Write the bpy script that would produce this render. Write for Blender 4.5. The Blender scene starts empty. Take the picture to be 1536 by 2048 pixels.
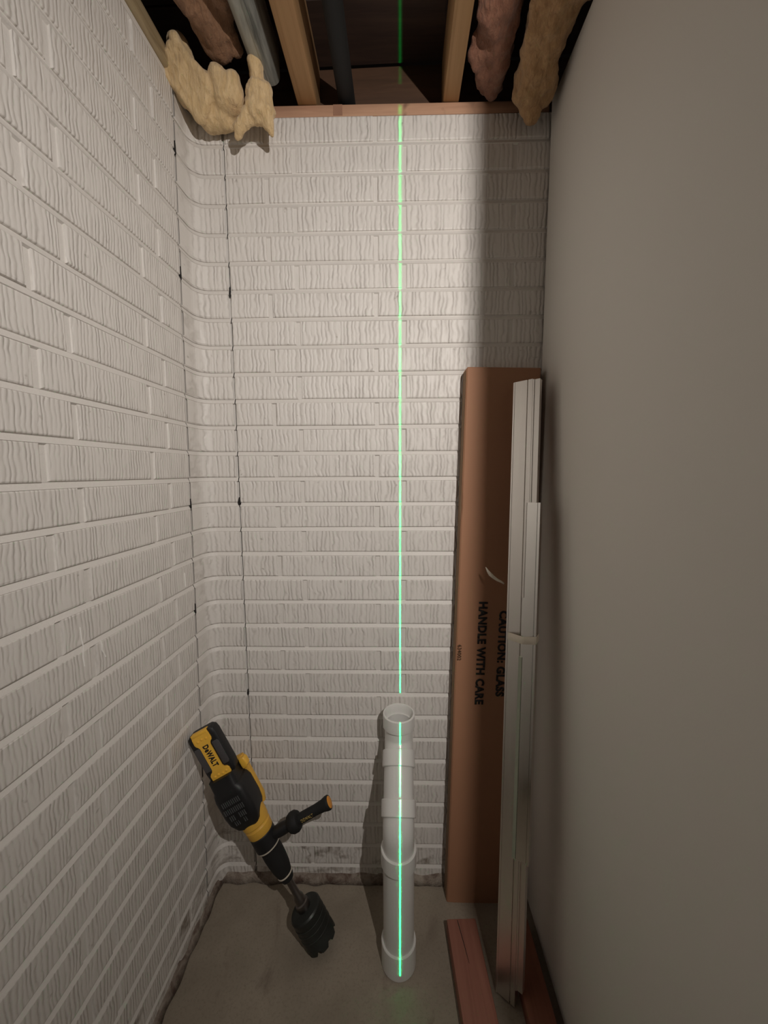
import bpy, bmesh, math, random
from mathutils import Vector, Matrix, noise

random.seed(7)
SC = bpy.context.scene
COL = SC.collection

# ------------------------------------------------------------------ camera
H = 1.205                                   # lens height above the floor
cam_d = bpy.data.cameras.new('camera')
cam = bpy.data.objects.new('camera', cam_d); COL.objects.link(cam)
cam_d.sensor_fit = 'VERTICAL'; cam_d.sensor_height = 24.0
cam_d.lens = 24.0 * 755.0 / 2048.0
cam_d.clip_start = 0.01
right = Vector((0.99904615, 0.04341823, -0.00465367))
up = Vector((0.0, 0.10657203, 0.99430498))
fwd = Vector((-0.04366692, 0.99335656, -0.10647037))
R = Matrix((right, up, -fwd)).transposed()
cam.matrix_world = Matrix.Translation((0, 0, H)) @ R.to_4x4()
SC.camera = cam

# ------------------------------------------------------------------ world, lamps, exposure
world = bpy.data.worlds.new('world'); SC.world = world
world.use_nodes = True
bg = world.node_tree.nodes['Background']
bg.inputs[0].default_value = (1.0, 0.92, 0.83, 1)
bg.inputs[1].default_value = 0.050
SC.view_settings.view_transform = 'Standard'
SC.view_settings.look = 'None'
SC.view_settings.gamma = 1.0
SC.view_settings.use_curve_mapping = False
SC.view_settings.exposure = 0.0

# small hand torch held beside the photographer's right shoulder, past the end of the smooth wall
ld = bpy.data.lights.new('hand_torch', 'SPOT'); lamp = bpy.data.objects.new('hand_torch', ld); COL.objects.link(lamp)
ld.energy = 51; ld.color = (1.0, 0.935, 0.875); ld.shadow_soft_size = 0.006
ld.spot_size = math.radians(120); ld.spot_blend = 1.0
lamp.location = (0.385, -0.30, 1.76)
lamp.rotation_euler = (Vector((0.10, 1.0, 1.34)) - lamp.location).to_track_quat('-Z', 'Y').to_euler()

# green line laser standing on the floor in front of the lens' own position
LASER = Vector((-0.001, 0.10, 0.38))
zd = bpy.data.lights.new('line_laser', 'POINT'); las = bpy.data.objects.new('line_laser', zd); COL.objects.link(las)
las.location = LASER; zd.energy = 1.0; zd.color = (1, 1, 1); zd.shadow_soft_size = 0.0
zd.use_nodes = True
nt = zd.node_tree; nt.nodes.clear()
def lm(op, a, b=None, c=None):
    n = nt.nodes.new('ShaderNodeMath'); n.operation = op
    for i, v in enumerate((a, b, c)):
        if v is None: continue
        if isinstance(v, (int, float)): n.inputs[i].default_value = v
        else: nt.links.new(v, n.inputs[i])
    return n.outputs[0]
tc = nt.nodes.new('ShaderNodeTexCoord')
sx = nt.nodes.new('ShaderNodeSeparateXYZ'); nt.links.new(tc.outputs['Normal'], sx.inputs[0])
q = lm('DIVIDE', sx.outputs[0], 0.0017)
core = lm('EXPONENT', lm('MULTIPLY', lm('MULTIPLY', q, q), -1.0))
q2 = lm('DIVIDE', lm('ABSOLUTE', sx.outputs[0]), 0.030)
halo = lm('MULTIPLY', lm('EXPONENT', lm('MULTIPLY', q2, -1.0)), 0.0012)
prof = lm('ADD', core, halo)
slope = lm('DIVIDE', sx.outputs[2], lm('MAXIMUM', lm('ABSOLUTE', sx.outputs[1]), 0.001))
LASER_SIGN = 1.0
fan = lm('GREATER_THAN', lm('MULTIPLY', slope, LASER_SIGN), -0.537)
front = lm('GREATER_THAN', lm('MULTIPLY', sx.outputs[1], LASER_SIGN), 0.0)
em = nt.nodes.new('ShaderNodeEmission'); em.inputs[0].default_value = (0.006, 1.0, 0.17, 1)
out = nt.nodes.new('ShaderNodeOutputLight')
LASER_POWER = 300.0
nt.links.new(lm('MULTIPLY', lm('MULTIPLY', prof, lm('MULTIPLY', fan, front)), LASER_POWER), em.inputs[1])
nt.links.new(em.outputs[0], out.inputs[0])

# ------------------------------------------------------------------ helpers
def tag(o, label=None, cat=None, group=None, kind=None):
    if label: o['label'] = label
    if cat: o['category'] = cat
    if group: o['group'] = group
    if kind: o['kind'] = kind
    return o

def link(name, me, mat=None, parent=None, mw=None):
    o = bpy.data.objects.new(name, me); COL.objects.link(o)
    if mat is not None and me is not None and len(me.materials) == 0: me.materials.append(mat)
    if parent is not None: o.parent = parent
    if mw is not None: o.matrix_local = mw
    return o

def empty(name, mw=None):
    o = bpy.data.objects.new(name, None); COL.objects.link(o)
    o.empty_display_size = 0.05
    if mw is not None: o.matrix_world = mw
    return o

def mesh(verts, faces, name='mesh', smooth=False):
    me = bpy.data.meshes.new(name); me.from_pydata([tuple(v) for v in verts], [], faces); me.update()
    bm = bmesh.new(); bm.from_mesh(me); bmesh.ops.recalc_face_normals(bm, faces=bm.faces); bm.to_mesh(me); bm.free()
    if smooth:
        for p in me.polygons: p.use_smooth = True
    return me

def bm_mesh(bm, name='mesh', smooth=None):
    bmesh.ops.recalc_face_normals(bm, faces=bm.faces)
    me = bpy.data.meshes.new(name); bm.to_mesh(me); bm.free()
    if smooth is not None:
        me.polygons.foreach_set('use_smooth', [True] * len(me.polygons))
        try: me.set_sharp_from_angle(angle=math.radians(smooth))
        except Exception: pass
    return me

def add_box(bm, lo, hi, bevel=0.0, seg=2, mw=None):
    r = bmesh.ops.create_cube(bm, size=1.0)
    vs = r['verts']
    lo = Vector(lo); hi = Vector(hi)
    for v in vs:
        v.co = Vector((lo[i] + (v.co[i] + 0.5) * (hi[i] - lo[i]) for i in range(3)))
    if bevel > 0:
        es = list({e for v in vs for e in v.link_edges})
        rb = bmesh.ops.bevel(bm, geom=es, offset=bevel, segments=seg, affect='EDGES', profile=0.5)
        vs = list({v for f in rb['faces'] for v in f.verts} | {v for v in vs if v.is_valid})
    if mw is not None: bmesh.ops.transform(bm, matrix=mw, verts=[v for v in vs if v.is_valid])

def box_me(lo, hi, bevel=0.0, seg=2, smooth=None):
    bm = bmesh.new(); add_box(bm, lo, hi, bevel, seg)
    return bm_mesh(bm, 'box', smooth if smooth else (30 if bevel else None))

def add_lathe(bm, prof, seg=32, closed_ends=True, mw=None, sxy=(1, 1)):
    """prof: list of (r, z) ; spun about z"""
    rings = []
    for r, z in prof:
        rings.append([bm.verts.new((r * math.cos(2 * math.pi * i / seg) * sxy[0], r * math.sin(2 * math.pi * i / seg) * sxy[1], z)) for i in range(seg)])
    for a, b in zip(rings[:-1], rings[1:]):
        for i in range(seg):
            j = (i + 1) % seg
            bm.faces.new((a[i], a[j], b[j], b[i]))
    if closed_ends:
        bm.faces.new(rings[0][::-1]); bm.faces.new(rings[-1])
    if mw is not None: bmesh.ops.transform(bm, matrix=mw, verts=[v for rr in rings for v in rr])

def lathe_me(prof, seg=32, closed=True, smooth=35, mw=None, sxy=(1, 1)):
    bm = bmesh.new(); add_lathe(bm, prof, seg, closed, mw, sxy); return bm_mesh(bm, 'lathe', smooth)

def prism(outline, z0, z1, bevel=0.0, smooth=None, axis='z'):
    """closed 2D outline extruded along z"""
    bm = bmesh.new()
    a = [bm.verts.new((x, y, z0)) for x, y in outline]; b = [bm.verts.new((x, y, z1)) for x, y in outline]
    n = len(outline)
    bm.faces.new(a[::-1]); bm.faces.new(b)
    for i in range(n): bm.faces.new((a[i], a[(i + 1) % n], b[(i + 1) % n], b[i]))
    if bevel > 0:
        bmesh.ops.bevel(bm, geom=list(bm.edges), offset=bevel, segments=2, affect='EDGES', profile=0.5)
    return bm_mesh(bm, 'prism', smooth if smooth else (30 if bevel else None))

def tube_me(path, radii, seg=10, smooth=60):
    bm = bmesh.new(); rings = []
    path = [Vector(p) for p in path]
    for i, p in enumerate(path):
        t = (path[min(i + 1, len(path) - 1)] - path[max(i - 1, 0)]).normalized()
        x = t.orthogonal().normalized() if i == 0 else (px - t * px.dot(t)).normalized()
        px = x; y = t.cross(x)
        r = radii[i] if isinstance(radii, (list, tuple)) else radii
        rings.append([bm.verts.new(p + x * r * math.cos(2 * math.pi * k / seg) + y * r * math.sin(2 * math.pi * k / seg)) for k in range(seg)])
    for a, b in zip(rings[:-1], rings[1:]):
        for k in range(seg): bm.faces.new((a[k], a[(k + 1) % seg], b[(k + 1) % seg], b[k]))
    bm.faces.new(rings[0][::-1]); bm.faces.new(rings[-1])
    return bm_mesh(bm, 'tube', smooth)

def frame(o, x, y, z):
    m = Matrix((Vector(x), Vector(y), Vector(z))).transposed().to_4x4()
    m.translation = Vector(o); return m

def text_me(s, height, extrude=0.0002, bold=0.0, squeeze=1.0, length=None, track=1.0):
    cu = bpy.data.curves.new('lettering', 'FONT'); cu.body = s; cu.size = 1.0
    cu.space_character = track; cu.align_x = 'CENTER'; cu.align_y = 'CENTER'; cu.offset = bold; cu.resolution_u = 3
    cu.fill_mode = 'BOTH'; cu.extrude = 0.0
    o = bpy.data.objects.new('tmp', cu); COL.objects.link(o)
    bpy.context.view_layer.update()
    me = bpy.data.meshes.new_from_object(o.evaluated_get(bpy.context.evaluated_depsgraph_get()))
    bpy.data.objects.remove(o); bpy.data.curves.remove(cu)
    xs = [v.co.x for v in me.vertices]; ys = [v.co.y for v in me.vertices]
    cx = (min(xs) + max(xs)) / 2; cy = (min(ys) + max(ys)) / 2
    ky = height / (max(ys) - min(ys)); kx = (length / (max(xs) - min(xs))) if length else ky * squeeze
    for v in me.vertices: v.co = Vector(((v.co.x - cx) * kx, (v.co.y - cy) * ky, 0))
    bm = bmesh.new(); bm.from_mesh(me)
    r = bmesh.ops.extrude_face_region(bm, geom=list(bm.faces))
    for v in r['geom']:
        if isinstance(v, bmesh.types.BMVert): v.co.z += extrude
    bmesh.ops.recalc_face_normals(bm, faces=bm.faces)
    bm.to_mesh(me); bm.free(); me.materials.clear(); me.update()
    return me

# ------------------------------------------------------------------ materials
class NT:
    def __init__(s, name):
        s.m = bpy.data.materials.new(name); s.m.use_nodes = True
        s.t = s.m.node_tree; s.b = s.t.nodes['Principled BSDF']
    def n(s, kind, **kw):
        nd = s.t.nodes.new(kind)
        for k, v in kw.items(): setattr(nd, k, v)
        return nd
    def set(s, sock, v):
        if isinstance(v, bpy.types.NodeSocket): s.t.links.new(v, sock)
        else: sock.default_value = v
    def math(s, op, a, b=None, clamp=False):
        nd = s.n('ShaderNodeMath', operation=op, use_clamp=clamp)
        s.set(nd.inputs[0], a)
        if b is not None: s.set(nd.inputs[1], b)
        return nd.outputs[0]
    def coord(s, kind='Object', scale=(1, 1, 1), rot=(0, 0, 0)):
        t = s.n('ShaderNodeTexCoord'); mp = s.n('ShaderNodeMapping')
        mp.inputs['Scale'].default_value = scale; mp.inputs['Rotation'].default_value = rot
        s.t.links.new(t.outputs[kind], mp.inputs[0]); return mp.outputs[0]
    def noise(s, vec, scale=5, detail=3, rough=0.5, dist=0.0, w=None):
        nd = s.n('ShaderNodeTexNoise')
        if w is not None:
            nd.noise_dimensions = '4D'; s.set(nd.inputs['W'], w)
        s.t.links.new(vec, nd.inputs['Vector'])
        nd.inputs['Scale'].default_value = scale; nd.inputs['Detail'].default_value = detail
        nd.inputs['Roughness'].default_value = rough; nd.inputs['Distortion'].default_value = dist
        return nd.outputs['Fac']
    def ramp(s, fac, stops):
        r = s.n('ShaderNodeValToRGB'); s.set(r.inputs[0], fac); e = r.color_ramp.elements
        while len(e) < len(stops): e.new(0.5)
        for i, (p, c) in enumerate(stops):
            e[i].position = p; e[i].color = (c, c, c, 1) if isinstance(c, (int, float)) else (*c, 1)
        return r.outputs[0]
    def mix(s, f, a, b, blend='MIX'):
        nd = s.n('ShaderNodeMix', data_type='RGBA', blend_type=blend)
        s.set(nd.inputs[0], f)
        for sock, v in ((nd.inputs[6], a), (nd.inputs[7], b)):
            if isinstance(v, (tuple, list)): v = (*v, 1) if len(v) == 3 else v
            s.set(sock, v)
        return nd.outputs[2]
    def bump(s, h, strength=0.5, dist=0.002, prev=None):
        b = s.n('ShaderNodeBump'); b.inputs['Strength'].default_value = strength; b.inputs['Distance'].default_value = dist
        s.set(b.inputs['Height'], h)
        if prev is not None: s.t.links.new(prev, b.inputs['Normal'])
        return b.outputs[0]
    def done(s, color=None, rough=None, metal=None, normal=None, **kw):
        if color is not None: s.set(s.b.inputs['Base Color'], (*color, 1) if isinstance(color, tuple) and len(color) == 3 else color)
        if rough is not None: s.set(s.b.inputs['Roughness'], rough)
        if metal is not None: s.set(s.b.inputs['Metallic'], metal)
        if normal is not None: s.t.links.new(normal, s.b.inputs['Normal'])
        for k, v in kw.items(): s.set(s.b.inputs[k], v)
        return s.m

def simple(name, color, rough=0.5, metal=0.0, var=0.12, scale=30, bump=0.0, bdist=0.0005):
    t = NT(name); c = t.coord('Object'); f = t.noise(c, scale, 4, 0.6)
    dark = tuple(v * (1 - var) for v in color); lite = tuple(min(1, v * (1 + var)) for v in color)
    col = t.mix(f, dark, lite)
    nrm = t.bump(t.noise(c, scale * 6, 3), bump, bdist) if bump > 0 else None
    return t.done(col, rough, metal, nrm)

PAINT = (0.765, 0.732, 0.692)

def mat_brick(name, dirt=0.0, period=0.0112, depth_=0.0024):
    """painted rug-face brick: wavy vertical combing under thick paint, different on every brick"""
    t = NT(name)
    oi = t.n('ShaderNodeObjectInfo'); rnd = t.math('MULTIPLY', oi.outputs['Random'], 40.0)
    c = t.coord('Object')
    sep = t.n('ShaderNodeSeparateXYZ'); t.t.links.new(c, sep.inputs[0])
    wig = t.noise(t.coord('Object', (26, 26, 34)), 1.0, 2.0, 0.55, 0.0, rnd)          # slow waver of each comb line
    spread = t.noise(t.coord('Object', (48, 10, 5)), 1.0, 1.0, 0.5, 0.0, t.math('ADD', rnd, 3.7))
    phase = t.math('ADD', t.math('MULTIPLY', sep.outputs[0], 2 * math.pi / period), t.math('ADD', t.math('MULTIPLY', wig, 9.0), t.math('ADD', t.math('MULTIPLY', spread, 11.0), rnd)))
    wave = t.math('ADD', t.math('MULTIPLY', t.math('SINE', phase), 0.5), 0.5)
    h1 = t.math('POWER', wave, 0.55)
    depth = t.noise(t.coord('Object', (60, 20, 16)), 1.0, 2.0, 0.6, 0.3, t.math('ADD', rnd, 9.1))
    mask = t.ramp(depth, [(0.30, 0.10), (0.62, 1.0)])
    h = t.math('ADD', 1.0, t.math('MULTIPLY', t.math('SUBTRACT', h1, 1.0), mask))
    fine = t.noise(c, 420, 3, 0.6)
    nb = t.bump(fine, 0.15, 0.0005, t.bump(h, 0.85, depth_))
    # darker colour in the comb grooves, and scattered marks
    groove = t.math('MULTIPLY', t.math('POWER', t.math('SUBTRACT', 1.0, wave), 3.0), t.math('MULTIPLY', mask, 0.30))
    base = t.mix(t.noise(t.coord('Object', (3, 3, 3)), 1.0, 2, 0.5, 0.0, rnd), tuple(v * 0.95 for v in PAINT), tuple(min(1, v * 1.04) for v in PAINT))
    col = t.mix(groove, base, (0.34, 0.30, 0.26))
    spots = t.ramp(t.noise(c, 60, 2, 0.5, 0.3, rnd), [(0.70, 0.0), (0.78, 0.6)])
    col = t.mix(spots, col, (0.30, 0.26, 0.22))
    if dirt > 0:
        d = t.ramp(t.noise(t.coord('Object', (14, 14, 22)), 1.0, 5, 0.65, 0.4, rnd), [(0.62 - dirt * 0.3, 0.0), (0.74 - dirt * 0.2, 0.85)])
        col = t.mix(d, col, (0.19, 0.145, 0.11))
    return t.done(col, 0.50, 0.0, nb)

M = {}
M['brick'] = mat_brick('painted_brick')
M['brick_dirty'] = mat_brick('painted_brick_grimy', 0.35)
M['brick_fine'] = mat_brick('painted_brick_fine_comb', 0.0, 0.0076, 0.0015)
M['brick_fine_dirty'] = mat_brick('painted_brick_fine_comb_grimy', 0.35, 0.0076, 0.0015)
t = NT('painted_mortar'); c = t.coord('Object')
M['mortar'] = t.done(t.mix(t.noise(c, 18, 4, 0.6), tuple(v * 0.90 for v in PAINT), tuple(v * 1.02 for v in PAINT)), 0.55, 0.0,
                     t.bump(t.noise(c, 170, 4, 0.6), 0.5, 0.0014))
t = NT('damp_mortar'); c = t.coord('Object')
M['fillet'] = t.done(t.mix(t.ramp(t.noise(c, 26, 6, 0.7, 0.5), [(0.38, 0.0), (0.62, 1.0)]), (0.13, 0.085, 0.065), (0.36, 0.31, 0.26)), 0.9, 0.0,
                     t.bump(t.noise(c, 60, 5, 0.7), 0.9, 0.004))
t = NT('concrete'); c = t.coord('Object')
base = t.mix(t.ramp(t.noise(c, 5.0, 6, 0.6, 0.3), [(0.35, 0.0), (0.68, 1.0)]), (0.255, 0.215, 0.165), (0.35, 0.30, 0.235))
base = t.mix(t.ramp(t.noise(c, 160, 3, 0.7), [(0.5, 0.0), (0.72, 0.45)]), base, (0.17, 0.14, 0.11))
st = t.ramp(t.noise(t.coord('Object', (9, 4.5, 1), (0, 0, 0.4)), 1.0, 5, 0.62, 0.8), [(0.60, 0.0), (0.70, 0.55)])
base = t.mix(st, base, (0.15, 0.11, 0.085))
M['concrete'] = t.done(base, 0.75, 0.0, t.bump(t.noise(c, 70, 5, 0.65), 0.35, 0.002))
t = NT('painted_drywall'); c = t.coord('Object')
M['drywall'] = t.done(t.mix(t.noise(c, 2.5, 3), (0.76, 0.735, 0.685), (0.80, 0.775, 0.72)), 0.62, 0.0, t.bump(t.noise(c, 260, 3, 0.6), 0.12, 0.0006))
M['gypsum_edge'] = simple('gypsum_edge', (0.30, 0.27, 0.24), 0.9)

def mat_wood(name, a, b, scale=(55, 3.0, 55), rough=0.7, knots=True):
    t = NT(name)
    g = t.noise(t.coord('Object', scale), 1.0, 4, 0.6, 0.9)
    col = t.mix(t.ramp(g, [(0.32, 0.0), (0.68, 1.0)]), a, b)
    if knots:
        k = t.ramp(t.noise(t.coord('Object', (14, 5, 14)), 1.0, 2, 0.5, 1.2), [(0.66, 0.0), (0.75, 0.7)])
        col = t.mix(k, col, tuple(v * 0.45 for v in a))
    return t.done(col, rough, 0.0, t.bump(g, 0.35, 0.0012))
M['joist'] = mat_wood('pine_joist', (0.33, 0.185, 0.078), (0.44, 0.26, 0.12))
M['plate'] = mat_wood('pine_plate', (0.42, 0.235, 0.15), (0.56, 0.33, 0.21), (3, 55, 55))
M['knot'] = simple('wood_patch', (0.34, 0.18, 0.115), 0.8)
M['plate_y'] = mat_wood('old_pine_plate', (0.33, 0.25, 0.14), (0.50, 0.40, 0.25))
M['redwood'] = mat_wood('red_stud', (0.25, 0.098, 0.068), (0.35, 0.150, 0.105), (42, 2.2, 42))
M['reddark'] = mat_wood('dark_red_stud', (0.20, 0.075, 0.045), (0.30, 0.115, 0.07), (42, 2.2, 42))
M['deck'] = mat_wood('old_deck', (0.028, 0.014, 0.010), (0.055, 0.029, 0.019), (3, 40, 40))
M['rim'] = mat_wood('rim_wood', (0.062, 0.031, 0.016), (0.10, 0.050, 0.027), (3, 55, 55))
t = NT('galvanised_sheet'); c = t.coord('Object', (28, 2.5, 28))
g = t.noise(c, 1.0, 5, 0.65, 0.5)
M['duct'] = t.done(t.mix(t.ramp(g, [(0.33, 0.0), (0.62, 1.0)]), (0.12, 0.125, 0.115), (0.46, 0.47, 0.43)), t.ramp(g, [(0.3, 0.65), (0.7, 0.45)]), 0.35, t.bump(g, 0.2, 0.001))
M['black_plastic'] = simple('black_drain', (0.004, 0.004, 0.004), 0.8, 0, 0.2, 20)

def mat_wool(name, a, b, dark):
    t = NT(name); c = t.coord('Object')
    f = t.noise(t.coord('Object', (150, 90, 34), (0.4, 0.75, 0.2)), 1.0, 5, 0.65, 0.8)
    col = t.mix(t.ramp(f, [(0.3, 0.0), (0.7, 1.0)]), a, b)
    col = t.mix(t.ramp(t.noise(c, 22, 3, 0.6, 0.8), [(0.60, 0.0), (0.74, 0.55)]), col, dark)
    n1 = t.bump(f, 0.9, 0.0045)
    n2 = t.bump(t.noise(c, 300, 4, 0.7), 0.5, 0.0015, n1)
    return t.done(col, 1.0, 0.0, n2, **{'Specular IOR Level': 0.05, 'Sheen Weight': 0.25})
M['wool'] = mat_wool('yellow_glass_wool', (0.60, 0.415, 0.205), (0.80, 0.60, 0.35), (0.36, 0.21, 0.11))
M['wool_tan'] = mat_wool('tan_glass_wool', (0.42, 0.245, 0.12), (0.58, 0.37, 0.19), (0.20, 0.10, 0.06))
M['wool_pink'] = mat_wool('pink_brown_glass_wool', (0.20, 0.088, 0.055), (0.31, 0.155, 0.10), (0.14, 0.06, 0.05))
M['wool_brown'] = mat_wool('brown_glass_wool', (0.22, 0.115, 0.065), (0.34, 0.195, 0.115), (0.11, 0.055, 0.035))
M['kraft'] = simple('kraft_facing', (0.38, 0.30, 0.20), 0.85, 0, 0.2, 40, 0.5, 0.002)

t = NT('cardboard'); c = t.coord('Object')
flute = t.n('ShaderNodeTexWave', wave_type='BANDS', bands_direction='Z'); flute.inputs['Scale'].default_value = 52; flute.inputs['Distortion'].default_value = 0.4
t.t.links.new(c, flute.inputs[0])
M['card'] = t.done(t.mix(t.noise(t.coord('Object', (5, 5, 2)), 1.0, 5, 0.6), (0.36, 0.178, 0.098), (0.42, 0.212, 0.120)), 0.72, 0.0,
                   t.bump(flute.outputs['Fac'], 0.06, 0.0006))
M['card_edge'] = simple('cardboard_edge', (0.24, 0.15, 0.085), 0.9)
M['ink'] = simple('black_print', (0.014, 0.011, 0.010), 0.7, 0, 0.1)
M['faint_ink'] = simple('faded_print', (0.085, 0.045, 0.022), 0.8, 0, 0.1)

def mat_alu(name, col, r0, r1, metal=1.0):
    t = NT(name)
    f = t.noise(t.coord('Object', (220, 220, 3)), 1.0, 3, 0.6)
    return t.done(t.mix(f, tuple(v * 0.94 for v in col), col), t.ramp(f, [(0.3, r0), (0.7, r1)]), metal, t.bump(f, 0.05, 0.0003))
M['alu'] = mat_alu('satin_aluminium', (0.94, 0.91, 0.87), 0.30, 0.40)
M['alu_bright'] = mat_alu('bright_aluminium', (0.95, 0.94, 0.91), 0.12, 0.19)
M['alu_green'] = simple('pale_green_vinyl', (0.56, 0.62, 0.50), 0.3)
M['tape'] = simple('masking_tape', (0.86, 0.79, 0.67), 0.8, 0, 0.08, 60, 0.4, 0.0008)
M['pvc'] = simple('white_pvc', (0.80, 0.79, 0.76), 0.22, 0, 0.015, 12)
pb_ = M['pvc'].node_tree.nodes['Principled BSDF']
pb_.inputs['Subsurface Weight'].default_value = 0.30; pb_.inputs['Subsurface Radius'].default_value = (1, 1, 1); pb_.inputs['Subsurface Scale'].default_value = 0.022

M['yellow'] = simple('yellow_plastic', (0.96, 0.54, 0.065), 0.42, 0, 0.06, 40, 0.1, 0.0004)
M['yellow_metal'] = simple('yellow_gear_case', (0.78, 0.44, 0.065), 0.5, 0, 0.15, 25, 0.15, 0.0005)
M['blk'] = simple('black_abs', (0.010, 0.010, 0.011), 0.5, 0, 0.1)
M['rubber'] = simple('black_rubber', (0.008, 0.008, 0.008), 0.75, 0, 0.1)
M['grey_panel'] = simple('dark_grey_plastic', (0.072, 0.067, 0.070), 0.5, 0, 0.12, 80)
M['vent'] = simple('vent_rib', (0.075, 0.078, 0.080), 0.45, 0, 0.1)
M['steel'] = simple('worn_steel', (0.20, 0.185, 0.175), 0.35, 1.0, 0.25, 60)
M['core_steel'] = simple('blackened_core_bit', (0.030, 0.033, 0.030), 0.42, 0.35, 0.5, 35, 0.3, 0.0008)
M['white_ring'] = simple('pale_ring', (0.62, 0.56, 0.46), 0.45, 0, 0.05)
M['orange_cap'] = simple('orange_end_cap', (0.80, 0.33, 0.05), 0.5, 0, 0.1, 60)
M['gold_ink'] = simple('yellow_print', (0.42, 0.30, 0.09), 0.6, 0, 0.05)
M['white_mark'] = simple('white_caulk', (0.92, 0.90, 0.86), 0.5, 0, 0.03)
M['dark'] = simple('dark_crack_shade', (0.012, 0.010, 0.009), 0.9)  # near-black colour painted in for the shade inside cracks and holes

# ------------------------------------------------------------------ the brick walls
PITCH = 0.0669; TOPJ = 1.9947; JOINT = 0.0090; PROUD = 0.0050
rows = []                                             # (k, z0, z1) of each course, joint already taken off
for k in range(-1, 30):
    zt = TOPJ - PITCH * k - JOINT if k >= 0 else 2.050
    zb = TOPJ - PITCH * (k + 1)
    if k == 29: zb = 0.0
    rows.append((k, zb, zt))

_bc = {}
def brick_me(L, h, mat):
    key = (round(L, 3), round(h, 3), mat, random.randrange(3))
    if key in _bc: return _bc[key]
    a, b = L / 2, h / 2
    def rect(i, y, j=0.0):
        return [(sx * (a - i) + random.uniform(-j, j), y, sz * (b - i) + random.uniform(-j, j)) for sx, sz in ((-1, -1), (1, -1), (1, 1), (-1, 1))]
    vs = rect(0, 0.012) + rect(0, -PROUD + 0.0030, 0.0006) + rect(0.0010, -PROUD + 0.0008, 0.0005) + rect(0.0034, -PROUD, 0.0008)
    fs = []
    for g in range(3):
        for i in range(4):
            j = (i + 1) % 4
            fs.append((4 * g + i, 4 * g + j, 4 * g + 4 + j, 4 * g + 4 + i))
    fs.append((12, 13, 14, 15))
    me = mesh(vs, fs, 'brick'); me.materials.append(M[mat])
    _bc[key] = me; return me

def lay(wall, spans_a, spans_b, mat):
    for k, z0, z1 in rows:
        for x0, x1 in (spans_a if k % 2 == 0 else spans_b):
            L = x1 - x0
            o = link('brick', brick_me(L, z1 - z0, mat + ('_dirty' if k >= 28 else '')), None, wall)
            o.location = ((x0 + x1) / 2, random.uniform(-0.0008, 0.0008), (z0 + z1) / 2 + random.uniform(-0.0006, 0.0006))
            o.rotation_euler = (random.uniform(-0.006, 0.006), random.uniform(-0.003, 0.003), random.uniform(-0.004, 0.004))

def mortar_slab(x0, x1, ztop, thick=0.10):
    # slab whose front follows the struck beds: each joint slopes out to the brick below it
    prof = [(-0.0014, 0.0)]
    for k, z0, z1 in reversed(rows):
        if z1 >= ztop - 0.003: break
        prof += [(-0.0014, z1 - 0.004), (-PROUD - 0.0003, z1 - 0.0012), (-PROUD + 0.0010, z1 + 0.0016), (-0.0010, z1 + JOINT - 0.0010), (-0.0014, z1 + JOINT + 0.0005)]
    prof.append((-0.0014, ztop))
    vs, fs = [], []
    for y_, z_ in prof: vs += [(x0, y_, z_), (x1, y_, z_)]
    for i in range(len(prof) - 1): fs.append((2 * i, 2 * i + 1, 2 * i + 3, 2 * i + 2))
    n_ = len(vs); vs += [(x0, thick, 0), (x1, thick, 0), (x0, thick, ztop), (x1, thick, ztop)]
    fs += [(n_, n_ + 1, n_ + 3, n_ + 2), (0, 1, n_ + 1, n_), (n_ - 2, n_ - 1, n_ + 3, n_ + 2)]
    fs += [tuple(range(0, n_, 2)) + (n_ + 2, n_), tuple(range(1, n_, 2)) + (n_ + 3, n_ + 1)]
    return mesh(vs, fs, 'mortar')
CR1, CR2 = 0.908, -0.4285                              # the two vertical cracks
# left wall: leans a little, faces +X
WL = Matrix.Translation((-0.540, 0, 0)) @ Matrix.Rotation(0.0155, 4, 'Y') @ Matrix.Rotation(math.pi / 2, 4, 'Z')
wall_left = link('wall_left', mortar_slab(-0.62, CR1 - 0.0012, 2.068), M['mortar']); wall_left.matrix_world = WL
tag(wall_left, kind='structure')
def spans(joints, j=0.010): return [(a + j / 2, b - j / 2) for a, b in zip(joints[:-1], joints[1:])]
def fixend(sp, end): sp[-1] = (sp[-1][0], end); return sp
lay(wall_left, fixend(spans([-0.37, -0.128, 0.111, 0.352, 0.590, 0.8265, CR1]), CR1 - 0.0010),
    fixend(spans([-0.43, -0.190, 0.050, 0.290, 0.531, 0.772, CR1]), CR1 - 0.0010), 'brick_fine')
# back wall: turned by a degree and a half
WB = Matrix.Translation((0, 1.0, 0)) @ Matrix.Rotation(math.atan(0.026), 4, 'Z')
wall_back = link('wall_back', mortar_slab(CR2 + 0.0012, 0.42, 2.050), M['mortar']); wall_back.matrix_world = WB
tag(wall_back, kind='structure')
def fixstart(sp, st): sp[0] = (st, sp[0][1]); return sp
lay(wall_back, fixstart(spans([CR2, -0.259, 0.009, 0.275, 0.415]), CR2 + 0.0010), fixstart(spans([CR2, -0.327, -0.061, 0.205, 0.415]), CR2 + 0.0010), 'brick')

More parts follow.
